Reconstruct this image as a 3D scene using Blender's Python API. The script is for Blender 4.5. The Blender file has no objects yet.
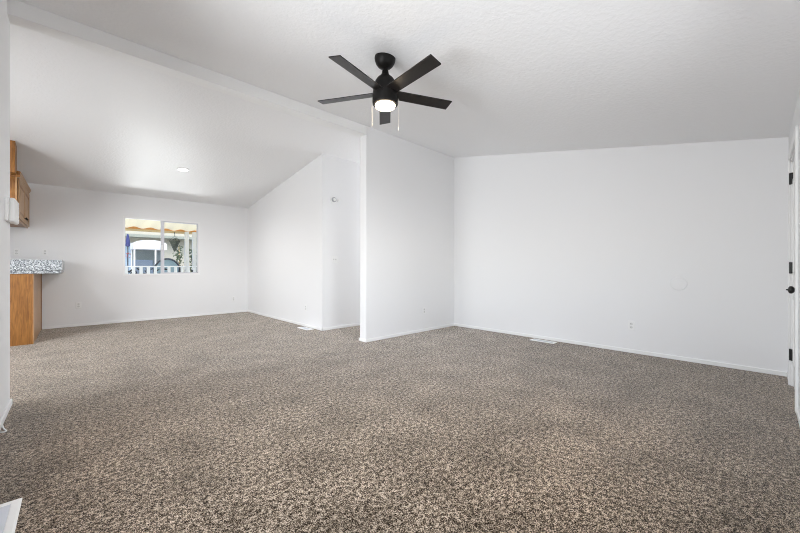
import bpy, bmesh, math, random
from mathutils import Vector, Matrix
random.seed(4)
S = bpy.context.scene
COL = S.collection
PI = math.pi
R = math.radians

# ------------------------------------------------------------------ camera
HEAD = 46.4                      # heading of the lens, degrees from +X
cam_d = bpy.data.cameras.new('camera')
cam = bpy.data.objects.new('camera', cam_d)
COL.objects.link(cam)
cam.location = (0, 0, 1.08)
cam.rotation_euler = (R(90), 0, R(HEAD - 90))
cam_d.sensor_width = 36
cam_d.lens = 342 / 800 * 36
cam_d.shift_y = 0.001
cam_d.clip_start = 0.02
S.camera = cam

# ------------------------------------------------------------------ world, sun, window daylight, exposure
W = bpy.data.worlds.new('world')
S.world = W
W.use_nodes = True
nt = W.node_tree
nt.nodes.clear()
wo = nt.nodes.new('ShaderNodeOutputWorld')
bg = nt.nodes.new('ShaderNodeBackground')
sky = nt.nodes.new('ShaderNodeTexSky')
sky.sky_type = 'NISHITA'
sky.sun_disc = False
sky.sun_elevation = R(55)
sky.sun_rotation = R(200)
sky.air_density = 1.0
sky.dust_density = 3.0
bg.inputs['Strength'].default_value = 0.40
nt.links.new(sky.outputs[0], bg.inputs['Color'])
nt.links.new(bg.outputs[0], wo.inputs['Surface'])


def lamp(name, kind, loc, target, energy, color=(1, 1, 1), **kw):
    d = bpy.data.lights.new(name, kind)
    d.energy = energy
    d.color = color
    for k, v in kw.items():
        setattr(d, k, v)
    o = bpy.data.objects.new(name, d)
    COL.objects.link(o)
    o.location = loc
    if target is not None:
        o.rotation_euler = (Vector(target) - Vector(loc)).to_track_quat('-Z', 'Y').to_euler()
    return o


# daylight through the windows of the room that lie beside / behind the camera, plus an added hall fill
lamp('daylight_left_window', 'AREA', (-0.46, 1.75, 1.42), (3.0, 1.7, 1.0), 43, (0.94, 0.97, 1.0), spread=R(135),
     shape='RECTANGLE', size=1.6, size_y=1.15)
lamp('daylight_front_window', 'AREA', (1.75, -0.30, 1.44), (1.75, 4.0, 1.25), 13, (0.94, 0.97, 1.0), spread=R(150),
     shape='RECTANGLE', size=1.8, size_y=0.62)
lamp('daylight_front_yard', 'AREA', (1.9, -1.2, 1.74), (2.3, 4.0, 1.25), 19, (0.94, 0.97, 1.0), spread=R(120),
     shape='RECTANGLE', size=1.0, size_y=0.25)
lamp('daylight_kitchen_window', 'AREA', (-2.45, 4.75, 1.4), (1.5, 6.0, 0.8), 38, (0.95, 0.98, 1.0), spread=R(125),
     shape='RECTANGLE', size=1.2, size_y=1.9)
lamp('hall_fill', 'AREA', (6.9, 4.6, 1.4), (3.0, 4.6, 1.3), 38, (0.96, 0.98, 1.0),
     shape='RECTANGLE', size=0.8, size_y=1.5)  # unseen fill panel at the hall end, added to brighten the hall wall

lamp('daylight_patio_bounce', 'AREA', (1.36, 10.3, 0.05), (1.36, 7.0, 2.6), 25, (0.98, 0.98, 0.98), spread=R(115),
     shape='RECTANGLE', size=1.7, size_y=0.5)

S.view_settings.view_transform = 'Standard'
S.view_settings.look = 'None'
S.view_settings.gamma = 1
S.view_settings.use_curve_mapping = False
S.view_settings.exposure = 0.51
try:
    S.cycles.denoising_prefilter = 'NONE'
    S.cycles.filter_width = 1.0
    S.cycles.max_bounces = 14
    S.cycles.diffuse_bounces = 8
    S.cycles.transparent_max_bounces = 12
    S.cycles.sample_clamp_indirect = 6
except Exception:
    pass


# ------------------------------------------------------------------ helpers
def tag(o, label=None, cat=None, group=None, kind=None):
    if label: o['label'] = label
    if cat: o['category'] = cat
    if group: o['group'] = group
    if kind: o['kind'] = kind
    return o


def thing(name, label, cat, loc=(0, 0, 0), rotz=0.0, group=None, kind=None):
    o = bpy.data.objects.new(name, None)
    o.empty_display_size = 0.1
    COL.objects.link(o)
    o.location = loc
    o.rotation_euler = (0, 0, rotz)
    return tag(o, label, cat, group, kind)


def obj(name, bm, mat, parent=None, smooth=False, bevel=0.0, seg=2):
    me = bpy.data.meshes.new(name)
    bmesh.ops.recalc_face_normals(bm, faces=bm.faces)
    bm.to_mesh(me)
    bm.free()
    me.materials.append(mat)
    if smooth:
        for p in me.polygons: p.use_smooth = True
    o = bpy.data.objects.new(name, me)
    COL.objects.link(o)
    if parent is not None: o.parent = parent
    if bevel > 0:
        m = o.modifiers.new('bevel', 'BEVEL')
        m.width = bevel
        m.segments = seg
        m.limit_method = 'ANGLE'
        m.angle_limit = R(40)
    if smooth:
        try:
            m = o.modifiers.new('wn', 'WEIGHTED_NORMAL')
            m.keep_sharp = True
        except Exception:
            pass
    return o


def B():
    return bmesh.new()


def box(bm, x0, x1, y0, y1, z0, z1, mat=None):
    vs = [bm.verts.new(v) for v in ((x0, y0, z0), (x1, y0, z0), (x1, y1, z0), (x0, y1, z0),
                                    (x0, y0, z1), (x1, y0, z1), (x1, y1, z1), (x0, y1, z1))]
    for f in ((0, 3, 2, 1), (4, 5, 6, 7), (0, 1, 5, 4), (1, 2, 6, 5), (2, 3, 7, 6), (3, 0, 4, 7)):
        bm.faces.new([vs[i] for i in f])
    if mat is not None:
        for v in vs: v.co = mat @ v.co
    return bm


def bx(*a):
    return box(B(), *a)


def prism(bm, pts, axis, a0, a1):
    """polygon pts (2-D) extruded along axis from a0 to a1; axis 'x': pts are (y,z); 'y': (x,z); 'z': (x,y)"""
    def P(p, a):
        return {'x': (a, p[0], p[1]), 'y': (p[0], a, p[1]), 'z': (p[0], p[1], a)}[axis]
    lo = [bm.verts.new(P(p, a0)) for p in pts]
    hi = [bm.verts.new(P(p, a1)) for p in pts]
    n = len(pts)
    bm.faces.new(lo[::-1]); bm.faces.new(hi)
    for i in range(n):
        bm.faces.new((lo[i], lo[(i + 1) % n], hi[(i + 1) % n], hi[i]))
    return bm


def lathe(bm, prof, n=32, mat=None, cap=True):
    rings = []
    new = []
    for r, z in prof:
        if r < 1e-5:
            v = bm.verts.new((0, 0, z)); rings.append([v]); new.append(v)
        else:
            ring = [bm.verts.new((r * math.cos(2 * PI * k / n), r * math.sin(2 * PI * k / n), z)) for k in range(n)]
            rings.append(ring); new += ring
    for a, b in zip(rings, rings[1:]):
        for k in range(n):
            q = [a[k % len(a)], a[(k + 1) % len(a)], b[(k + 1) % len(b)], b[k % len(b)]]
            u = []
            for v in q:
                if v not in u: u.append(v)
            if len(u) > 2: bm.faces.new(u)
    if cap:
        for rg in (rings[0], rings[-1]):
            if len(rg) > 2: bm.faces.new(rg)
    if mat is not None:
        for v in new: v.co = mat @ v.co
    return bm


def tube(bm, pts, r, n=8):
    pts = [Vector(p) for p in pts]
    rings = []
    up = Vector((0, 0, 1))
    for i, p in enumerate(pts):
        t = (pts[min(i + 1, len(pts) - 1)] - pts[max(i - 1, 0)]).normalized()
        a = t.cross(up)
        if a.length < 1e-4: a = t.cross(Vector((0, 1, 0)))
        a.normalize(); b = t.cross(a).normalized()
        rings.append([bm.verts.new(p + r * (math.cos(2 * PI * k / n) * a + math.sin(2 * PI * k / n) * b)) for k in range(n)])
    for a, b in zip(rings, rings[1:]):
        for k in range(n):
            bm.faces.new((a[k], a[(k + 1) % n], b[(k + 1) % n], b[k]))
    bm.faces.new(rings[0]); bm.faces.new(rings[-1][::-1])
    return bm


def copy_tree(o, parent=None):
    c = o.copy()
    COL.objects.link(c)
    if parent is not None: c.parent = parent
    for ch in list(o.children):
        copy_tree(ch, c)
    return c


# ------------------------------------------------------------------ materials
def new_mat(name):
    m = bpy.data.materials.new(name)
    m.use_nodes = True
    n = m.node_tree.nodes
    return m, n, m.node_tree.links, n['Principled BSDF']


def plain(name, col, rough=0.5, metal=0.0, spec=0.5, bump=None, emit=None):
    m, n, l, p = new_mat(name)
    p.inputs['Base Color'].default_value = (*col, 1)
    p.inputs['Roughness'].default_value = rough
    p.inputs['Metallic'].default_value = metal
    p.inputs['Specular IOR Level'].default_value = spec
    if emit:
        p.inputs['Emission Color'].default_value = (*emit[0], 1)
        p.inputs['Emission Strength'].default_value = emit[1]
    if bump:
        sc, st, dist = bump
        tc = n.new('ShaderNodeTexCoord')
        no = n.new('ShaderNodeTexNoise')
        no.inputs['Scale'].default_value = sc
        no.inputs['Detail'].default_value = 3
        b = n.new('ShaderNodeBump')
        b.inputs['Strength'].default_value = st
        b.inputs['Distance'].default_value = dist
        l.new(tc.outputs['Object'], no.inputs['Vector'])
        l.new(no.outputs['Fac'], b.inputs['Height'])
        l.new(b.outputs['Normal'], p.inputs['Normal'])
    return m


def ramp(n, stops):
    r = n.new('ShaderNodeValToRGB')
    e = r.color_ramp.elements
    while len(e) < len(stops): e.new(0.5)
    for q, (pos, c) in zip(e, stops):
        q.position = pos
        q.color = (*c, 1)
    return r


def carpet_material():
    m, n, l, p = new_mat('carpet_frieze')
    tc = n.new('ShaderNodeTexCoord')
    def noise(scale, detail, rough, off):
        q = n.new('ShaderNodeTexNoise')
        q.inputs['Scale'].default_value = scale; q.inputs['Detail'].default_value = detail; q.inputs['Roughness'].default_value = rough
        mp = n.new('ShaderNodeMapping'); mp.inputs['Location'].default_value = (off, off * 1.7, 0)
        l.new(tc.outputs['Object'], mp.inputs['Vector']); l.new(mp.outputs[0], q.inputs['Vector'])
        return q.outputs['Fac']
    def mixf(x, y, f):
        q = n.new('ShaderNodeMix'); q.data_type = 'FLOAT'; q.inputs[0].default_value = f
        l.new(x, q.inputs[2]); l.new(y, q.inputs[3]); return q
    yarn = noise(150, 2, 0.65, 0.0)          # single tufts
    clump = noise(42, 4, 0.8, 3.1)         # tufts leaning together
    fibre = noise(300, 2, 0.6, 7.7)
    mx = mixf(mixf(yarn, clump, 0.52).outputs[0], fibre, 0.28)
    g = n.new('ShaderNodeTexNoise'); g.inputs['Scale'].default_value = 3.2; g.inputs['Detail'].default_value = 5
    l.new(tc.outputs['Object'], g.inputs['Vector'])
    r = ramp(n, [(0.445, (0.005, 0.003, 0.002)), (0.476, (0.062, 0.046, 0.031)), (0.515, (0.158, 0.124, 0.090)), (0.553, (0.53, 0.445, 0.355))])
    l.new(mx.outputs[0], r.inputs['Fac'])
    r2 = ramp(n, [(0.3, (0.70, 0.69, 0.67)), (0.7, (1.22, 1.21, 1.20))])
    l.new(g.outputs['Fac'], r2.inputs['Fac'])
    mul = n.new('ShaderNodeMix'); mul.data_type = 'RGBA'; mul.blend_type = 'MULTIPLY'; mul.inputs[0].default_value = 1
    l.new(r.outputs[0], mul.inputs[6]); l.new(r2.outputs[0], mul.inputs[7])
    l.new(mul.outputs[2], p.inputs['Base Color'])
    p.inputs['Roughness'].default_value = 0.95
    p.inputs['Specular IOR Level'].default_value = 0.05
    p.inputs['Sheen Weight'].default_value = 0.72
    p.inputs['Sheen Roughness'].default_value = 0.2
    p.inputs['Sheen Tint'].default_value = (0.95, 0.87, 0.80, 1)
    bp = n.new('ShaderNodeBump'); bp.inputs['Strength'].default_value = 0.6; bp.inputs['Distance'].default_value = 0.012
    l.new(mx.outputs[0], bp.inputs['Height']); l.new(bp.outputs['Normal'], p.inputs['Normal'])
    return m


def ceiling_material():
    m, n, l, p = new_mat('ceiling_knockdown_paint')
    p.inputs['Base Color'].default_value = (0.86, 0.86, 0.865, 1)
    p.inputs['Roughness'].default_value = 0.42
    p.inputs['Specular IOR Level'].default_value = 0.4
    tc = n.new('ShaderNodeTexCoord')
    v = n.new('ShaderNodeTexNoise'); v.inputs['Scale'].default_value = 34; v.inputs['Detail'].default_value = 3
    l.new(tc.outputs['Object'], v.inputs['Vector'])
    r = ramp(n, [(0.42, (0, 0, 0)), (0.6, (1, 1, 1))])
    l.new(v.outputs['Fac'], r.inputs['Fac'])
    b = n.new('ShaderNodeBump'); b.inputs['Strength'].default_value = 0.24; b.inputs['Distance'].default_value = 0.004
    l.new(r.outputs[0], b.inputs['Height']); l.new(b.outputs['Normal'], p.inputs['Normal'])
    return m


def oak_material(name, dark, light):
    m, n, l, p = new_mat(name)
    tc = n.new('ShaderNodeTexCoord')
    mp = n.new('ShaderNodeMapping'); mp.inputs['Scale'].default_value = (9, 9, 0.9)
    no = n.new('ShaderNodeTexNoise'); no.inputs['Scale'].default_value = 6; no.inputs['Detail'].default_value = 5; no.inputs['Distortion'].default_value = 0.8
    l.new(tc.outputs['Object'], mp.inputs['Vector']); l.new(mp.outputs[0], no.inputs['Vector'])
    r = ramp(n, [(0.32, dark), (0.5, tuple((a + b) / 2 for a, b in zip(dark, light))), (0.68, light)])
    l.new(no.outputs['Fac'], r.inputs['Fac']); l.new(r.outputs[0], p.inputs['Base Color'])
    p.inputs['Roughness'].default_value = 0.38
    return m


def granite_material():
    m, n, l, p = new_mat('speckled_granite_laminate')
    tc = n.new('ShaderNodeTexCoord')
    v = n.new('ShaderNodeTexVoronoi'); v.inputs['Scale'].default_value = 120
    no = n.new('ShaderNodeTexNoise'); no.inputs['Scale'].default_value = 40; no.inputs['Detail'].default_value = 3
    l.new(tc.outputs['Object'], v.inputs['Vector']); l.new(tc.outputs['Object'], no.inputs['Vector'])
    sp = n.new('ShaderNodeSeparateColor'); l.new(v.outputs['Color'], sp.inputs[0])
    mx = n.new('ShaderNodeMix'); mx.data_type = 'FLOAT'; mx.inputs[0].default_value = 0.35
    l.new(sp.outputs[0], mx.inputs[2]); l.new(no.outputs['Fac'], mx.inputs[3])
    r = ramp(n, [(0.22, (0.05, 0.055, 0.065)), (0.40, (0.20, 0.22, 0.24)), (0.58, (0.40, 0.43, 0.45)), (0.82, (0.68, 0.71, 0.72))])
    l.new(mx.outputs[0], r.inputs['Fac']); l.new(r.outputs[0], p.inputs['Base Color'])
    p.inputs['Roughness'].default_value = 0.3
    return m


def glass_material():
    m = bpy.data.materials.new('window_glass'); m.use_nodes = True
    n = m.node_tree.nodes; l = m.node_tree.links; n.clear()
    o = n.new('ShaderNodeOutputMaterial'); t = n.new('ShaderNodeBsdfTransparent'); g = n.new('ShaderNodeBsdfGlossy')
    t.inputs[0].default_value = (0.95, 0.97, 0.97, 1); g.inputs['Roughness'].default_value = 0.3
    mx = n.new('ShaderNodeMixShader'); mx.inputs[0].default_value = 0.008
    l.new(t.outputs[0], mx.inputs[1]); l.new(g.outputs[0], mx.inputs[2]); l.new(mx.outputs[0], o.inputs[0])
    return m


M_wall = plain('wall_paint_white', (0.82, 0.82, 0.825), 0.55, spec=0.3, bump=(140, 0.12, 0.002))
M_ceil = ceiling_material()
M_trim = plain('trim_gloss_white', (0.87, 0.87, 0.865), 0.35)
M_plastic = plain('white_plastic', (0.84, 0.84, 0.835), 0.35)
M_plastic_grey = plain('grey_plastic', (0.42, 0.43, 0.44), 0.45)
M_plastic_shade = plain('off_white_plastic', (0.68, 0.68, 0.67), 0.4)
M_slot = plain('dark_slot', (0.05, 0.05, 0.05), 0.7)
M_black = plain('black_hardware', (0.010, 0.010, 0.010), 0.35)
M_fan = plain('fan_matte_black', (0.009, 0.008, 0.0075), 0.42, spec=0.18)
M_blade = plain('fan_blade_black', (0.013, 0.011, 0.010), 0.33, spec=0.45, bump=(60, 0.08, 0.001))
M_globe = plain('opal_glass_lit', (0.95, 0.93, 0.88), 0.4, emit=((1.0, 0.80, 0.55), 9))
M_led = plain('led_lens_lit', (0.95, 0.95, 0.95), 0.4, emit=((1.0, 0.97, 0.92), 3))
M_chain = plain('nickel_chain', (0.92, 0.88, 0.80), 0.3, metal=0.4)
M_carpet = carpet_material()
M_oak = oak_material('oak_golden', (0.19, 0.072, 0.012), (0.35, 0.150, 0.032))
M_oak_lit = oak_material('oak_lit_side', (0.32, 0.165, 0.062), (0.54, 0.33, 0.165))  # same oak, paler: window light on the room-facing sides is painted in
M_granite = granite_material()
M_glass = glass_material()
M_vinyl = plain('white_vinyl', (0.86, 0.86, 0.86), 0.4)
M_sash = plain('grey_vinyl_sash', (0.60, 0.60, 0.64), 0.4)
M_reg = plain('register_enamel', (0.88, 0.88, 0.86), 0.35)
M_louver = plain('register_louver_grey', (0.62, 0.64, 0.68), 0.4)
M_damper = plain('register_damper_grey', (0.55, 0.57, 0.62), 0.4)

# ------------------------------------------------------------------ the room: measures
XL, XR = -0.365, 5.10            # left wall face, right (gable) wall face
YF, YP = -0.20, 3.90             # front (door) wall face, partition face
YPB = 4.05                       # back face of partition / ridge beam
YH, XC = 5.13, 3.06              # hall wall face, closet wall face
YK = 8.60                        # kitchen wall face
ZF, ZR = 2.364, 3.115            # living ceiling at front eave and at ridge
SL = (ZR - ZF) / (YP - YF)
SK = 0.142


def zk(y): return 2.522 + SK * (YK - y)
def zl(y): return ZF + SL * (y - YF)


def struct(name, bm, m, parent=None, **kw):
    o = obj(name, bm, m, parent, **kw)
    if parent is None: tag(o, kind='structure')
    return o


def wall_with_hole(axis, face, back, a0, a1, z0, z1, h0, h1, hz0, hz1):
    """box wall with one opening; axis 'x' -> wall plane x=face, runs along y"""
    bm = B()
    lo, hi = min(face, back), max(face, back)
    for (p0, p1, q0, q1) in ((a0, h0, z0, z1), (h1, a1, z0, z1), (h0, h1, z0, hz0), (h0, h1, hz1, z1)):
        if axis == 'x': box(bm, lo, hi, p0, p1, q0, q1)
        else: box(bm, p0, p1, lo, hi, q0, q1)
    return bm


TOP = 3.35
fl = struct('floor', bx(-2.6, 7.1, -0.32, 8.72, -0.08, 0.0), M_carpet)
# two slopes of the vaulted ceiling
c1 = prism(B(), [(YF - 0.12, zl(YF - 0.12)), (YP + 0.07, zl(YP + 0.07)), (YP + 0.07, zl(YP + 0.07) + .15), (YF - 0.12, zl(YF - 0.12) + .15)], 'x', -0.5, 7.1)
struct('ceiling', c1, M_ceil)
c2 = prism(B(), [(YPB - 0.08, zk(YPB - 0.08)), (YK + 0.12, zk(YK + 0.12)), (YK + 0.12, zk(YK + 0.12) + .15), (YPB - 0.08, zk(YPB - 0.08) + .15)], 'x', -2.6, 7.1)
struct('ceiling', c2, M_ceil)
# ridge beam between the two halves
bmb = B()
box(bmb, -0.5, 3.05, YP, YPB, 2.99, 3.25)
struct('trim_1', bmb, M_trim)
struct('wall_right', bx(XR, XR + 0.12, YF - 0.12, YP + 0.1, 0, TOP), M_wall)
struct('wall_partition', bx(3.04, XR + 0.06, YP, YPB, 0, TOP), M_wall, bevel=0.006)
struct('wall_left', wall_with_hole('x', XL, XL - 0.12, YF - 0.12, YPB, 0, TOP, 0.9, 2.6, 0.82, 2.08), M_wall)
DX0, DX1 = 3.94, 4.72           # door slab
bmf = B()
for q in ((-0.5, 0.85, 0, TOP), (0.85, 2.65, 0, 1.1), (0.85, 2.65, 1.78, TOP), (2.65, DX0 - 0.02, 0, TOP), (DX0 - 0.02, DX1 + 0.02, 2.05, TOP), (DX1 + 0.02, XR + 0.1, 0, TOP)):
    box(bmf, q[0], q[1], YF - 0.12, YF, q[2], q[3])
struct('wall_front', bmf, M_wall)
struct('wall_closet', bx(XC, XC + 0.1, YH + 0.1, YK + 0.05, 0, TOP), M_wall)
struct('wall_hall', bx(XC, 7.05, YH, YH + 0.1, 0, TOP), M_wall)
WX0, WX1, WZ0, WZ1 = 0.690, 2.03, 0.915, 2.085
struct('wall_kitchen', wall_with_hole('y', YK, YK + 0.12, -2.6, XC + 0.05, 0, TOP, WX0, WX1, WZ0, WZ1), M_wall)
struct('wall_kitchen_end', wall_with_hole('x', -2.4, -2.52, 3.9, YK + 0.1, 0, TOP, 4.15, 5.4, 0.4, 2.3), M_wall)
struct('wall_kitchen_side', bx(-2.5, XL - 0.12, YPB - 0.12, YPB, 0, TOP), M_wall)
struct('wall_hall_side', bx(XR + 0.06, 7.05, YP, YPB, 0, TOP), M_wall)
struct('wall_hall_end', wall_with_hole('x', 6.85, 6.97, YP, YH + 0.1, 0, TOP, 4.2, 5.0, 0.6, 2.1), M_wall)

# baseboards
BH, BT = 0.046, 0.012
def base(name, *a):
    struct(name, bx(*a), M_trim, bevel=0.004)
base('baseboard_right', XR - BT, XR, YF, YP, 0, BH)
bmq = B(); box(bmq, 3.04, XR, YP - BT, YP, 0, BH); box(bmq, 3.04 - BT, 3.04, YP - BT, YPB + BT, 0, BH)
struct('baseboard_partition', bmq, M_trim, bevel=0.004)
base('baseboard_closet', XC - BT, XC, YH - BT, YK, 0, BH)
base('baseboard_hall', XC - BT, 6.85, YH - BT, YH, 0, BH)
base('baseboard_kitchen', -2.4, XC, YK - BT, YK, 0, BH)
bmq = B(); box(bmq, XL, XL + BT, YF, YPB + BT, 0, BH); box(bmq, XL - .12, XL + BT, YPB, YPB + BT, 0, BH)
struct('baseboard_left', bmq, M_trim, bevel=0.004)
bmq = B(); box(bmq, 4.815, XR, YF, YF + BT, 0, BH); box(bmq, XL, 3.84, YF, YF + BT, 0, BH)
struct('baseboard_front', bmq, M_trim, bevel=0.004)


# ------------------------------------------------------------------ kitchen window
def slider_window(name, x0, x1, z0, z1, yf):
    w = thing(name, None, None, (0, 0, 0)); tag(w, kind='structure')
    fr = B(); ft = 0.035; ya, yb = yf - 0.006, yf + 0.075
    box(fr, x0 + ft, x1 - ft, ya, yb, z0, z0 + ft); box(fr, x0 + ft, x1 - ft, ya, yb, z1 - ft, z1)
    box(fr, x0, x0 + ft, ya, yb, z0, z1); box(fr, x1 - ft, x1, ya, yb, z0, z1)
    obj('window_frame', fr, M_vinyl, w)
    xm = x0 + (x1 - x0) * 0.485
    s1 = B(); st = 0.022
    obj('meeting_stile', bx(xm - 0.030, xm + 0.026, ya - 0.005, yb - 0.02, z0 + ft, z1 - ft), M_sash, w, bevel=0.003)
    s2 = B(); xa, xb, za, zb = xm + 0.02, x1 - ft, z0 + ft, z1 - ft
    box(s2, xa, xb, ya + .005, yb - .02, za, za + st); box(s2, xa, xb, ya + .005, yb - .02, zb - st, zb); box(s2, xb - st, xb, ya + .005, yb - .02, za, zb)
    obj('sliding_sash', s2, M_sash, w, bevel=0.003)
    obj('latch', bx(xm - 0.03, xm - 0.005, ya - 0.02, ya - 0.005, (z0 + z1) / 2 - 0.05, (z0 + z1) / 2 + 0.05), M_vinyl, w, bevel=0.003)
    obj('glass_pane', bx(x0 + ft, xm - 0.022, yb - 0.03, yb - 0.026, z0 + ft, z1 - ft), M_glass, w)
    obj('glass_pane', bx(xa, xb - st, ya + 0.02, ya + 0.024, za + st, zb - st), M_glass, w)
    return w
slider_window('window_1', WX0, WX1, WZ0, WZ1, YK)

# ------------------------------------------------------------------ front door in the right-hand wall
door = thing('door_1', None, None, (0, 0, 0)); tag(door, kind='structure')
cs = B()
box(cs, DX1 + 0.015, DX1 + 0.085, YF, YF + 0.016, 0, 2.125)
box(cs, DX0 - 0.085, DX0 - 0.015, YF, YF + 0.016, 0, 2.125)
box(cs, DX0 - 0.015, DX1 + 0.015, YF, YF + 0.016, 2.055, 2.125)
obj('door_casing', cs, M_trim, door, bevel=0.004)
jb = B()
box(jb, DX1, DX1 + 0.015, YF - 0.12, YF, 0, 2.05); box(jb, DX0 - 0.015, DX0, YF - 0.12, YF, 0, 2.05); box(jb, DX0 - .015, DX1 + .015, YF - 0.12, YF, 2.035, 2.05)
obj('door_jamb', jb, M_trim, door)
sl = B(); box(sl, DX0 + 0.003, DX1 - 0.003, YF - 0.055, YF - 0.012, 0.012, 2.03)
slab = obj('door_slab', sl, M_trim, door, bevel=0.003)
for (za, zb) in ((0.22, 0.82), (1.02, 1.86)):
    for (xa, xb) in ((DX0 + 0.11, DX0 + 0.35), (DX1 - 0.35, DX1 - 0.11)):
        pm = B(); fw = 0.022; yy = YF - 0.012
        box(pm, xa, xb, yy, yy + 0.008, za, za + fw); box(pm, xa, xb, yy, yy + 0.008, zb - fw, zb)
        box(pm, xa, xa + fw, yy, yy + 0.008, za, zb); box(pm, xb - fw, xb, yy, yy + 0.008, za, zb)
        obj('panel_moulding', pm, M_trim, slab, bevel=0.003)
for zc in (0.285, 1.075, 1.885):
    hb = B()
    lathe(hb, [(0.0085, -0.052), (0.0085, 0.052)], 12, Matrix.Translation((DX1 + 0.002, YF + 0.004, zc)))
    box(hb, DX1 - 0.03, DX1 + 0.006, YF - 0.012, YF + 0.001, zc - 0.05, zc + 0.05)
    h = obj('hinge', hb, M_black, door)
    h['label'] = 'black door hinge'
Mk = Matrix.Translation((DX0 + 0.065, YF - 0.012, 0.906)) @ Matrix.Rotation(-PI / 2, 4, 'X')
kb = lathe(B(), [(0.032, 0), (0.032, 0.006), (0.026, 0.010), (0.012, 0.012), (0.011, 0.024), (0.020, 0.028), (0.0275, 0.035), (0.0295, 0.043), (0.0265, 0.051), (0.017, 0.057), (0.006, 0.059), (0.004, 0.068), (0, 0.069)], 28, Mk)
k = obj('door_knob', kb, M_black, door, smooth=True); k['label'] = 'black round door knob'
Mk = Matrix.Translation((DX0 + 0.065, YF - 0.012, 1.056)) @ Matrix.Rotation(-PI / 2, 4, 'X')
kb = lathe(B(), [(0.026, 0), (0.026, 0.005), (0.021, 0.010), (0, 0.010)], 24, Mk)
box(kb, DX0 + 0.059, DX0 + 0.071, YF - 0.006, YF + 0.012, 1.04, 1.072)
k = obj('deadbolt', kb, M_black, door); k['label'] = 'black deadbolt thumb turn'

# ------------------------------------------------------------------ ceiling fan
FX, FY = 1.830, 2.096
FZ = zl(FY)
fan = thing('ceiling_fan', 'black five-blade ceiling fan with a lit round light under its hub', 'ceiling fan', (FX, FY, FZ))
tilt = Matrix.Rotation(math.atan(SL), 4, 'X')
cb = lathe(B(), [(0.0, 0.003), (0.082, 0.003), (0.085, -0.003), (0.085, -0.018), (0.081, -0.034), (0.068, -0.060), (0.048, -0.080), (0.022, -0.089), (0, -0.090)], 40, tilt)
obj('canopy', cb, M_fan, fan, smooth=True)
zo = lambda z: 1.08 + (z - 1.08) * 1.021 - FZ
obj('downrod', lathe(B(), [(0.0125, zo(2.70)), (0.0125, zo(2.60))], 16), M_fan, fan, smooth=True)
hs = lathe(B(), [(0, zo(2.650)), (0.020, zo(2.650)), (0.026, zo(2.640)), (0.030, zo(2.615)), (0.045, zo(2.598)), (0.066, zo(2.580)), (0.082, zo(2.555)),
                 (0.092, zo(2.525)), (0.098, zo(2.490)), (0.103, zo(2.45)), (0.104, zo(2.395)), (0.102, zo(2.376)), (0.098, zo(2.371)), (0, zo(2.371))], 44)
obj('motor_housing', hs, M_fan, fan, smooth=True)
gl = lathe(B(), [(0, zo(2.374)), (0.081, zo(2.374)), (0.082, zo(2.364)), (0.079, zo(2.355)), (0.066, zo(2.347)), (0.038, zo(2.342)), (0, zo(2.340))], 40)
g = obj('light_globe', gl, M_globe, fan, smooth=True); g['label'] = 'lit warm white light globe'
BL = 0.587
bb = B()
NS = 10
pit = math.tan(R(12.5))
top = []; bot = []
outl = [(0.085, -0.048), (BL - 0.004, -0.053), (BL, -0.050), (BL - 0.004, 0.050), (BL - 0.008, 0.053), (0.085, 0.048)]
tv = [bb.verts.new((x, y, -pit * y + 0.004)) for x, y in outl]
bv = [bb.verts.new((x, y, -pit * y - 0.004)) for x, y in outl]
bb.faces.new(tv); bb.faces.new(bv[::-1])
for i in range(len(outl)):
    j = (i + 1) % len(outl)
    bb.faces.new((tv[j], tv[i], bv[i], bv[j]))
blade = obj('fan_blade', bb, M_blade, fan, bevel=0.0015)
ang0 = 18 - 40.9
for kk in range(5):
    o = blade if kk == 0 else blade.copy()
    if kk:
        COL.objects.link(o); o.parent = fan
    o.location = (0, 0, zo(2.465))
    o.rotation_euler = (0, 0, R(ang0 + 72 * kk))
rt = Vector((math.sin(R(HEAD)), -math.cos(R(HEAD)), 0))
for s, zb in ((-1, 2.225), (1, 2.19)):
    pc = rt * (0.107 * s)
    ch = tube(B(), [(pc.x * 0.96, pc.y * 0.96, zo(2.425)), (pc.x, pc.y, zo(2.42)), (pc.x, pc.y, zo(zb))], 0.0013, 6)
    c = obj('pull_chain', ch, M_chain, fan)
    fb = lathe(B(), [(0, 0), (0.003, -0.002), (0.004, -0.012), (0.003, -0.024), (0, -0.026)], 12, Matrix.Translation((pc.x, pc.y, zo(zb) + 0.001)))
    obj('chain_fob', fb, M_chain, c, smooth=True)
lamp('fan_bulb', 'POINT', (FX, FY, 2.30), None, 0.8, (1.0, 0.80, 0.56), shadow_soft_size=0.06)

# ------------------------------------------------------------------ round LED light on the kitchen ceiling
LX, LY = 1.36, 6.86
led = thing('ceiling_light', 'small lit round light set flush in the kitchen ceiling', 'ceiling light', (LX, LY, zk(LY)))
tk = Matrix.Rotation(-math.atan(SK), 4, 'X')
obj('trim_ring', lathe(B(), [(0.076, 0.0), (0.086, 0.0), (0.085, -0.006), (0.078, -0.008), (0.076, -0.004)], 36, tk, cap=False), M_plastic, led, smooth=True)
g = obj('light_lens', lathe(B(), [(0, -0.001), (0.077, -0.001), (0.077, -0.005), (0.05, -0.008), (0, -0.009)], 36, tk), M_led, led, smooth=True)
lamp('led_bulb', 'SPOT', (LX, LY, zk(LY) - 0.03), (LX, LY, 0), 72, (0.98, 0.98, 1.0), spot_size=R(160), spot_blend=0.8, shadow_soft_size=0.08)

lamp('kitchen_fill_spot', 'SPOT', (-1.3, 5.6, zk(5.6) - 0.03), (-1.3, 5.6, 0), 150, (0.97, 0.98, 1.0), spot_size=R(160), spot_blend=0.8, shadow_soft_size=0.15)  # unseen fill spot with no fixture, added to brighten the kitchen

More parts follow.
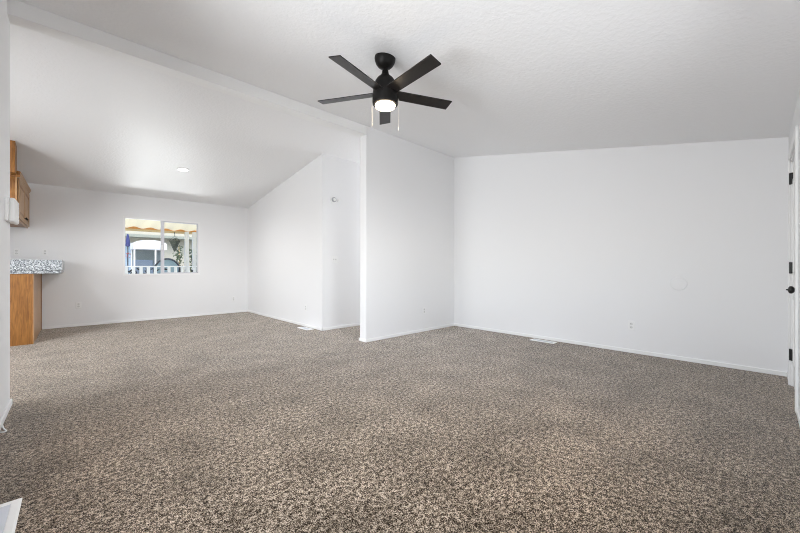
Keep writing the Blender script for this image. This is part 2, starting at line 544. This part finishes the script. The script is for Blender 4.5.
# ------------------------------------------------------------------ floor registers
def make_register(label, loc, rotz, group):
    t = thing('floor_register', label, 'floor vent', loc, rotz, group)
    w, l_, b = 0.145, 0.35, 0.034
    f = B()
    prof = [(0, 0.002), (0, 0.004), (b * .25, 0.009), (b * .9, 0.009), (b, 0.006), (b, 0.002)]
    # frame: four mitred strips
    for sgn in (0, 1, 2, 3):
        if sgn in (0, 2): L2, W2 = w / 2, l_ / 2
        else: L2, W2 = l_ / 2, w / 2
        rot = Matrix.Rotation(sgn * PI / 2, 4, 'Z')
        a = []; c = []
        for d, z in prof:
            a.append(f.verts.new(rot @ Vector((-L2 + d, -W2 + d, z))))
            c.append(f.verts.new(rot @ Vector((L2 - d, -W2 + d, z))))
        for i in range(len(prof)):
            j = (i + 1) % len(prof)
            f.faces.new((a[i], c[i], c[j], a[j]))
    bmesh.ops.remove_doubles(f, verts=f.verts, dist=1e-5)
    obj('register_frame', f, M_reg, t)
    d = obj('damper_plate', bx(-w / 2 + b - .002, w / 2 - b + .002, -l_ / 2 + b - .002, l_ / 2 - b + .002, 0.0012, 0.0022), M_damper, t)
    n = 22
    for i in range(n):
        y = -l_ / 2 + b + (i + 0.5) * (l_ - 2 * b) / n
        m = Matrix.Translation((0, y, 0.0052)) @ Matrix.Rotation(R(35), 4, 'X')
        obj('louver', box(B(), -w / 2 + b - .001, w / 2 - b + .001, -0.0042, 0.0042, -0.0007, 0.0007, m), M_louver, t)
    obj('damper_lever', bx(-0.004, 0.004, l_ / 2 - b - 0.006, l_ / 2 - b + 0.012, 0.006, 0.013), M_reg, t, bevel=0.001)
    return t
GR = 'white floor registers set in the carpet'
reg = make_register('large white floor register close by, cut off at the near left corner', (-0.2475, 2.195, 0.001), 0, GR)
r2 = copy_tree(reg); r2.location = (4.945, 2.17, 0.001); r2['label'] = 'slim white floor register in the carpet along the right-hand wall'
r3 = copy_tree(reg); r3.location = (2.945, 5.50, 0.001); r3['label'] = 'white floor register in the carpet beside the closet wall corner'


# ------------------------------------------------------------------ wall plates (built facing -Y, base at the plate centre)
def make_outlet(label, loc, rotz, group='duplex outlets along the walls'):
    t = thing('wall_outlet', label, 'outlet', loc, rotz, group)
    obj('cover_plate', bx(-0.036, 0.036, -0.006, 0, -0.059, 0.059), M_plastic, t, bevel=0.003)
    for s in (-1, 1):
        r_ = obj('receptacle', lathe(B(), [(0.0165, 0), (0.0165, 0.0025), (0, 0.0025)], 20, Matrix.Translation((0, -0.006, 0.021 * s)) @ Matrix.Rotation(PI / 2, 4, 'X')), M_plastic_shade, t)
        for q in (-1, 1):
            obj('slot', bx(-0.0075 * q - 0.0012, -0.0075 * q + 0.0012, -0.0090, -0.0083, 0.021 * s - 0.004, 0.021 * s + 0.006), M_slot, r_)
    obj('screw', lathe(B(), [(0.003, 0), (0.003, 0.001), (0, 0.0012)], 10, Matrix.Translation((0, -0.006, 0)) @ Matrix.Rotation(PI / 2, 4, 'X')), M_plastic, t)
    return t
o0 = make_outlet('white outlet low on the right-hand wall below the round cover', (XR, 1.113, 0.344), -PI / 2)
for label, loc, rz in (
        ('white outlet low on the kitchen wall between bar and window', (0.055, YK, 0.385), 0),
        ('white outlet low on the kitchen wall near its corner with the closet wall', (2.735, YK, 0.33), 0),
        ('white outlet on the kitchen wall above the granite counter, nearer its left end', (-0.703, YK, 1.335), 0),
        ('white outlet on the kitchen wall above the right part of the granite counter', (-0.371, YK, 1.342), 0),
        ('white outlet low on the closet wall above the floor register', (XC, 5.70, 0.34), -PI / 2),
        ('white outlet low on the partition wall under the fan', (4.273, YP, 0.35), 0)):
    c = copy_tree(o0); c.location = loc; c.rotation_euler = (0, 0, rz); c['label'] = label

sw = thing('light_switch', 'white double light switch on the hall wall beside the closet corner', 'light switch', (3.30, YH, 1.217))
obj('switch_plate', bx(-0.058, 0.058, -0.006, 0, -0.06, 0.06), M_plastic, sw, bevel=0.003)
for s in (-1, 1):
    obj('toggle', prism(B(), [(-0.006, -0.014), (-0.006, 0.014), (-0.018, 0.010), (-0.012, -0.010)], 'x', 0.023 * s - 0.008, 0.023 * s + 0.008), M_plastic_shade, sw, bevel=0.001)

th = thing('thermostat', 'round white thermostat high on the hall wall', 'thermostat', (3.275, YH, 2.258))
Mt = Matrix.Rotation(PI / 2, 4, 'X')
obj('base_ring', lathe(B(), [(0, 0), (0.062, 0), (0.062, 0.010), (0.055, 0.016), (0, 0.016)], 36, Mt), M_plastic, th, smooth=True)
obj('dial', lathe(B(), [(0, 0.014), (0.044, 0.014), (0.044, 0.034), (0.038, 0.040), (0, 0.041)], 32, Mt), M_plastic_grey, th, smooth=True)
obj('dial_cap', lathe(B(), [(0, 0.04), (0.026, 0.04), (0.024, 0.048), (0, 0.050)], 28, Mt), M_plastic, th, smooth=True)
dt = thing('door_chime_button', 'small flat white disc on the hall wall just right of the thermostat', 'wall disc', (3.385, YH, 2.262))
obj('disc', lathe(B(), [(0, 0), (0.034, 0), (0.034, 0.006), (0.028, 0.012), (0, 0.013)], 28, Mt), M_plastic, dt, smooth=True)
obj('push_button', lathe(B(), [(0, 0.012), (0.010, 0.012), (0.009, 0.016), (0, 0.017)], 20, Mt), M_plastic, dt, smooth=True)

pc = lathe(B(), [(0, 0), (0.078, 0), (0.078, 0.003), (0.070, 0.008), (0, 0.010)], 40, Matrix.Rotation(-PI / 2, 4, 'Z') @ Mt)
p = obj('wall_cover_disc', pc, M_wall, smooth=True); p.location = (XR, 0.645, 0.888)
tag(p, 'round blank wall cover painted white like the right-hand wall around it', 'wall cover')

# white chime box on the left wall
cbx = thing('door_chime', 'white plastic chime box on the near left wall by the opening', 'chime box', (XL, 3.94, 1.505))
obj('back_plate', bx(0, 0.018, -0.185, 0.105, -0.083, 0.083), M_plastic, cbx, bevel=0.004)
obj('cover', bx(0.016, 0.050, -0.150, 0.098, -0.090, 0.088), M_plastic, cbx, bevel=0.014, seg=4)
for i in range(4):
    obj('grille_slot', bx(0.0495, 0.0506, 0.062, 0.068, -0.055 + i * 0.032, -0.035 + i * 0.032), M_plastic_grey, cbx)

# loose white cable end on the carpet
cp = [(-0.352, 3.53, 0.010), (-0.345, 3.49, 0.008), (-0.336, 3.452, 0.007), (-0.328, 3.425, 0.007), (-0.323, 3.405, 0.007), (-0.325, 3.396, 0.007), (-0.332, 3.394, 0.007), (-0.342, 3.400, 0.007), (-0.350, 3.405, 0.007)]
cp2 = []
for i in range(len(cp) - 1):
    for t_ in (0, 0.33, 0.66):
        cp2.append(tuple(a + (b - a) * t_ for a, b in zip(cp[i], cp[i + 1])))
cp2.append(cp[-1])
cab = obj('loose_cable', tube(B(), cp2, 0.0042, 8), M_plastic, smooth=True)
tag(cab, 'thin white cable looped on the carpet under the near left wall', 'cable')

# ------------------------------------------------------------------ kitchen: breakfast bar and upper cabinet
bc = thing('base_cabinet', 'golden oak base cabinet carrying the granite breakfast bar', 'cabinet', (0, 7.05, 0))
YD = YK - BT - 7.05 - 0.003
obj('cabinet_body', bx(-1.0, -0.424, 0.006, YD, 0.0, 0.990), M_oak, bc)
obj('side_panel', bx(-0.424, -0.416, 0.0, YD - 0.08, 0.0, 0.990), M_oak_lit, bc)
obj('end_panel', bx(-1.0, -0.424, 0.0, 0.006, 0.0, 0.990), M_oak, bc)
obj('scribe_strip', bx(-0.424, -0.408, YD - 0.075, YD, 0.0, 0.990), M_oak, bc)
ct = thing('countertop', 'thick speckled grey granite bar top overhanging the oak cabinet', 'countertop', (0, 7.03, 0.991))
obj('slab', bx(-1.05, -0.128, 0, YK - 7.03 - 0.002, 0.042, 0.197), M_granite, ct, bevel=0.003)
obj('edge_lip', bx(-1.04, -0.140, 0.004, YK - 7.03 - 0.002, 0.0, 0.038), M_granite, ct, bevel=0.003)
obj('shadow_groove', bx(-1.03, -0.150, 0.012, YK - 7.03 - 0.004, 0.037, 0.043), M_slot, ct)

uc = thing('wall_cabinet', 'oak upper kitchen cabinet with crown moulding above the bar', 'cabinet', (0, 7.06, 0))
UD = YK - 7.06 - 0.004
obj('cabinet_body', bx(-0.95, -0.590, 0.0, UD, 1.755, 2.345), M_oak, uc)
fr = B()
z0, z1 = 1.745, 2.345
for (ya, yb, za, zb) in ((0.0, 0.06, z0, z1), (UD - 0.05, UD, z0, z1), (0.06, UD - 0.05, z0, z0 + 0.035), (0.06, UD - 0.05, z1 - 0.04, z1), (0.76, 0.80, z0 + .035, z1 - .04)):
    box(fr, -0.590, -0.572, ya, yb, za, zb)
obj('face_frame', fr, M_oak_lit, uc)
crown = prism(B(), [(-0.572, 2.325), (-0.566, 2.325), (-0.537, 2.385), (-0.537, 2.405), (-0.60, 2.405), (-0.60, 2.345), (-0.572, 2.345)], 'y', -0.005, UD)
obj('crown_moulding', crown, M_oak_lit, uc)
obj('crown_return', prism(B(), [(0.0, 2.325), (-0.006, 2.325), (-0.03, 2.385), (-0.03, 2.405), (0.03, 2.405), (0.03, 2.345), (0.0, 2.345)], 'x', -0.95, -0.545), M_oak, uc)
for (ya, yb, kn) in ((0.045, 0.765, 0.70), (0.795, UD - 0.03, 0.86)):
    dr = B()
    x0, x1 = -0.570, -0.553
    za, zb, fw = 1.765, 2.315, 0.065
    box(dr, x0, x1, ya, ya + fw, za, zb); box(dr, x0, x1, yb - fw, yb, za, zb)
    box(dr, x0, x1, ya + fw, yb - fw, za, za + fw); box(dr, x0, x1, ya + fw, yb - fw, zb - fw, zb)
    dd = obj('cabinet_door', dr, M_oak_lit, uc, bevel=0.003)
    obj('raised_panel', bx(x0 + 0.001, x1 - 0.007, ya + fw, yb - fw, za + fw, zb - fw), M_oak, dd)
    obj('raised_panel_field', bx(x1 - 0.007, x1 - 0.002, ya + fw + 0.04, yb - fw - 0.04, za + fw + 0.04, zb - fw - 0.04), M_oak_lit, dd, bevel=0.002)
    kbm = lathe(B(), [(0.006, 0), (0.006, 0.012), (0.015, 0.018), (0.015, 0.026), (0.008, 0.031), (0, 0.032)], 16, Matrix.Translation((x1, kn, 1.83)) @ Matrix.Rotation(PI / 2, 4, 'Y'))
    kk = obj('cabinet_knob', kbm, M_black, dd, smooth=True)
zc = zk(6.86 + 0.2)
fp = prism(B(), [(-0.21, 2.345), (-0.02, 2.345), (-0.02, zk(7.04) - 0.004), (-0.21, zk(6.85) - 0.004)], 'x', -0.95, -0.573)
obj('filler_panel', fp, M_oak, uc)
# ------------------------------------------------------------------ outside the kitchen window
M_conc = plain('patio_concrete', (0.62, 0.60, 0.57), 0.9, bump=(25, 0.3, 0.01))
M_white_out = plain('outdoor_white_paint', (0.85, 0.85, 0.86), 0.5)
M_stucco = plain('neighbour_stucco', (0.46, 0.44, 0.36), 0.9, bump=(60, 0.3, 0.004))
M_cream = plain('patio_cover_cream', (0.86, 0.80, 0.62), 0.5)
_n = M_cream.node_tree.nodes; _l = M_cream.node_tree.links
_t = _n.new('ShaderNodeBsdfTranslucent'); _t.inputs[0].default_value = (0.95, 0.90, 0.75, 1)
_m = _n.new('ShaderNodeMixShader'); _m.inputs[0].default_value = 0.6
_l.new(_n['Principled BSDF'].outputs[0], _m.inputs[1]); _l.new(_t.outputs[0], _m.inputs[2])
_l.new(_m.outputs[0], _n['Material Output'].inputs['Surface'])
M_orange = plain('cover_edge_orange', (0.66, 0.30, 0.07), 0.6)
M_tan = plain('cover_beam_tan', (0.62, 0.47, 0.26), 0.7)
M_gutter = plain('gutter_grey_green', (0.28, 0.30, 0.25), 0.6)
M_canvas = plain('canvas_white', (0.72, 0.74, 0.75), 0.8)
M_blueglass = plain('neighbour_glass_blue', (0.32, 0.42, 0.52), 0.15)
M_planter = plain('planter_dark_green', (0.07, 0.08, 0.06), 0.7)
M_navy = plain('navy_canvas', (0.03, 0.04, 0.16), 0.8)
M_darkmetal = plain('dark_patio_metal', (0.05, 0.06, 0.07), 0.5)
M_mesh = plain('blue_grey_sling', (0.30, 0.42, 0.48), 0.7)
M_leaf = plain('shrub_leaf', (0.10, 0.14, 0.08), 0.6)
M_red = plain('red_flower', (0.5, 0.06, 0.05), 0.6)
struct('patio_ground', bx(-6, 10, 8.72, 26, -0.25, -0.12), M_conc)

pcv = thing('patio_cover', 'cream corrugated patio cover with a scalloped orange edge outside the window', 'patio cover', (0, 0, 0))
sh = B(); vs0 = []; vs1 = []
nx = 200; xa, xb = -1.0, 5.0
for i in range(nx + 1):
    x = xa + (xb - xa) * i / nx
    zz = 0.022 * math.sin(2 * PI * x / 0.34)
    vs0.append((sh.verts.new((x, 8.74, 2.62 + zz)), sh.verts.new((x, 8.74, 2.628 + zz))))
    vs1.append((sh.verts.new((x, 11.0, 2.10 + zz)), sh.verts.new((x, 11.0, 2.108 + zz))))
for i in range(nx):
    sh.faces.new((vs0[i][0], vs0[i + 1][0], vs1[i + 1][0], vs1[i][0]))
    sh.faces.new((vs0[i][1], vs1[i][1], vs1[i + 1][1], vs0[i + 1][1]))
    sh.faces.new((vs1[i][0], vs1[i + 1][0], vs1[i + 1][1], vs1[i][1]))
obj('corrugated_sheet', sh, M_cream, pcv, smooth=False)
ed = B(); pr = []
for i in range(nx + 1):
    x = xa + (xb - xa) * i / nx
    zz = 0.022 * math.sin(2 * PI * x / 0.34)
    pr.append([ed.verts.new(v) for v in ((x, 10.97, 2.098 + zz), (x, 10.97, 2.060), (x, 10.99, 2.060), (x, 10.99, 2.098 + zz))])
for a, b in zip(pr, pr[1:]):
    for k_ in range(4):
        ed.faces.new((a[k_], a[(k_ + 1) % 4], b[(k_ + 1) % 4], b[k_]))
obj('scalloped_edge', ed, M_orange, pcv)
obj('header_beam', bx(-1, 5, 10.95, 11.0, 2.005, 2.06), M_tan, pcv)
for xp in (2.245, 2.425):
    o = obj('porch_post', bx(xp - 0.045, xp + 0.045, 10.85, 10.94, -0.12, 2.06), M_white_out, bevel=0.006)
    tag(o, 'white porch post outside the right sash, %s of the close pair' % ('left' if xp < 2.3 else 'right'), 'post', 'white porch posts')

rl = thing('porch_railing', 'white picket railing along the bottom of the window view', 'railing', (0, 10.6, -0.12))
obj('top_rail', bx(-0.6, 4.0, -0.03, 0.03, 1.205, 1.235), M_white_out, rl)
obj('bottom_rail', bx(-0.6, 4.0, -0.02, 0.02, 0.12, 0.17), M_white_out, rl)
i = 0
x = -0.55
while x < 3.95:
    o = obj('picket', bx(x - 0.032, x + 0.032, -0.012, 0.012, 0.17, 1.205), M_white_out, rl)
    x += 0.146
hedge = B()
for k_ in range(900):
    c = Vector((random.uniform(0, 3.6), 10.70 + random.uniform(0.0, 0.09), random.uniform(-0.1, 1.04)))
    r_ = random.uniform(0.03, 0.07)
    d = Vector((random.uniform(-1, 1), random.uniform(-1, 1), random.uniform(-.6, 1))).normalized()
    e = d.cross(Vector((0.3, 0.8, 0.5))).normalized()
    v = [hedge.verts.new(c + d * r_), hedge.verts.new(c + e * r_ * .4), hedge.verts.new(c - d * r_), hedge.verts.new(c - e * r_ * .4)]
    hedge.faces.new(v)
o = obj('low_hedge', hedge, plain('hedge_dark_leaf', (0.025, 0.03, 0.04), 0.7))
tag(o, 'dark low hedge showing between the railing pickets', 'hedge', kind='stuff')

nh = thing('neighbour_house', 'pale beige neighbouring house wall with a blue window beyond the patio', 'house', (0, 14.5, -0.12))
obj('house_wall', bx(-5, 9, 0, 0.2, 0, 2.6), M_stucco, nh)
obj('eave_gutter', bx(-5, 9, -0.45, 0.0, 2.20, 2.29), M_gutter, nh)
wq = obj('house_window', bx(1.05, 1.72, -0.03, 0.0, 0.9, 2.02), M_white_out, nh)
obj('window_pane', bx(1.10, 1.38, -0.04, -0.03, 0.95, 1.96), M_blueglass, wq)
obj('window_pane', bx(1.43, 1.68, -0.04, -0.03, 0.95, 1.96), M_blueglass, wq)

# garden gazebo with arched white canopy
gz = thing('garden_canopy', 'white arched garden canopy on slim white posts behind the left window sash', 'canopy', (1.60, 12.4, -0.12))
pts = []
for k_ in range(15):
    a = PI * k_ / 14
    pts.append((-0.40 * math.cos(a), 1.86 + 0.13 * math.sin(a)))
obj('canopy_top', prism(B(), pts + [(0.40, 1.72), (-0.40, 1.72)], 'y', -0.25, 0.45), M_canvas, gz)
for (px, py) in ((-0.37, -0.22), (0.12, -0.22), (0.30, -0.22), (-0.37, 0.42), (0.37, 0.42)):
    obj('canopy_post', bx(px - 0.018, px + 0.018, py - 0.018, py + 0.018, 0, 1.74), M_white_out, gz)
obj('back_panel', bx(-0.36, 0.36, 0.40, 0.42, 0.0, 1.74), plain('panel_pale', (0.28, 0.32, 0.31), 0.8), gz)
obj('bench_seat', bx(-0.36, 0.1, 0.0, 0.38, 0.95, 1.42), plain('cushion_pale_blue', (0.18, 0.24, 0.32), 0.8), gz, bevel=0.04)
um = thing('folded_umbrella', 'folded navy patio umbrella on a pole at the left of the window view', 'umbrella', (1.085, 12.2, -0.12))
obj('pole', lathe(B(), [(0.015, 0), (0.015, 2.1)], 12), M_darkmetal, um)
obj('folded_canopy', lathe(B(), [(0.02, 1.78), (0.055, 1.80), (0.045, 1.95), (0.02, 2.12), (0, 2.14)], 14), M_navy, um, smooth=True)
fp_ = thing('hanging_flowers', 'small red flowers hanging on the umbrella pole', 'flowers', (1.085, 12.10, 1.42))
fb = B()
for k_ in range(22):
    c = Vector((random.gauss(0, .035), random.gauss(0, .02), random.gauss(0, .05)))
    d = Vector((random.uniform(-1, 1), random.uniform(-1, 1), random.uniform(-1, 1))).normalized(); e = d.cross(Vector((.2, .3, .9))).normalized()
    v = [fb.verts.new(c + d * .02), fb.verts.new(c + e * .016), fb.verts.new(c - d * .02), fb.verts.new(c - e * .016)]
    fb.faces.new(v)
obj('blossom', fb, M_red, fp_)
obj('stem', tube(B(), [(0, 0.066, 0.12), (0, 0.02, 0.05), (0, 0, 0)], 0.004, 6), M_leaf, fp_)

hp = thing('hanging_planter', 'dark cone-shaped hanging planter seen through the right sash', 'planter', (1.965, 10.90, 1.50))
obj('cone_basket', lathe(B(), [(0, 0.0), (0.02, 0.02), (0.10, 0.22), (0.135, 0.30), (0.125, 0.30), (0.0, 0.27)], 20), M_planter, hp, smooth=True)
obj('chain', tube(B(), [(-0.125, 0, 0.30), (0, 0, 0.42), (0.125, 0, 0.30)], 0.006, 6), M_darkmetal, hp)
obj('hook', tube(B(), [(0, 0, 0.42), (0, 0, 0.50), (0, 0.042, 0.53)], 0.010, 6), M_darkmetal, hp)
fo = B()
for k_ in range(70):
    a = random.uniform(0, 2 * PI); rr = random.uniform(0.02, 0.2)
    c = Vector((rr * math.cos(a), 0.5 * rr * math.sin(a), 0.30 + random.uniform(-0.02, 0.07)))
    d = Vector((math.cos(a), math.sin(a), random.uniform(-.3, .6))).normalized(); e = d.cross(Vector((0, 0, 1))).normalized()
    v = [fo.verts.new(c + d * .035), fo.verts.new(c + e * .012), fo.verts.new(c - d * .035), fo.verts.new(c - e * .012)]
    fo.faces.new(v)
obj('foliage', fo, M_leaf, hp)

rc = thing('patio_chair', 'round-backed patio chair with a dark rim behind the railing', 'chair', (1.90, 11.5, -0.12))
rim = []
for k_ in range(25):
    a = PI * k_ / 24
    rim.append((-0.31 * math.cos(a), 0.0, 1.08 + 0.36 * math.sin(a)))
obj('back_rim', tube(B(), rim, 0.024, 8), M_darkmetal, rc, smooth=True)
pts = [(0.29 * math.cos(PI * k_ / 20), 1.08 + 0.34 * math.sin(PI * k_ / 20)) for k_ in range(21)]
obj('backrest', prism(B(), pts + [(-0.29, 0.6), (0.29, 0.6)], 'y', 0.0, 0.02), M_mesh, rc)
obj('seat', bx(-0.29, 0.29, 0.0, 0.5, 0.55, 0.60), M_mesh, rc, bevel=0.02)
for (px, py) in ((-0.28, 0.0), (0.28, 0.0), (-0.28, 0.48), (0.28, 0.48)):
    obj('leg', tube(B(), [(px, py, 0), (px, py, 1.08 if py == 0 else 0.56)], 0.018, 8), M_darkmetal, rc)


def shrub(label, x, y, zlo, zhi, w, n):
    t = thing('potted_shrub', label, 'shrub', (x, y, -0.12), 0, 'shrubs behind the porch posts')
    f = B()
    for k_ in range(n):
        c = Vector((random.gauss(0, w * .45), random.gauss(0, w * .3), random.uniform(zlo, zhi)))
        d = Vector((random.uniform(-1, 1), random.uniform(-1, 1), random.uniform(-.4, 1))).normalized(); e = d.cross(Vector((.3, .8, .2))).normalized()
        s = random.uniform(.03, .06)
        v = [f.verts.new(c + d * s), f.verts.new(c + e * s * .4), f.verts.new(c - d * s), f.verts.new(c - e * s * .4)]
        f.faces.new(v)
    obj('foliage', f, M_leaf, t)
    obj('stem', tube(B(), [(0, 0, 0.2), (0.02, 0, zlo), (0, 0, zhi)], 0.014, 6), M_tan, t)
    obj('pot', lathe(B(), [(0, 0), (0.11, 0), (0.15, 0.28), (0.13, 0.28), (0, 0.25)], 18), M_red, t, smooth=True)
shrub('leafy potted shrub to the left of the porch posts', 2.30, 12.15, 1.1, 1.85, 0.12, 130)
shrub('leafy potted shrub showing between the porch posts', 2.47, 11.2, 1.0, 1.7, 0.12, 150)
shrub('leafy potted shrub to the right of the porch posts', 2.76, 11.9, 1.0, 1.6, 0.10, 110)
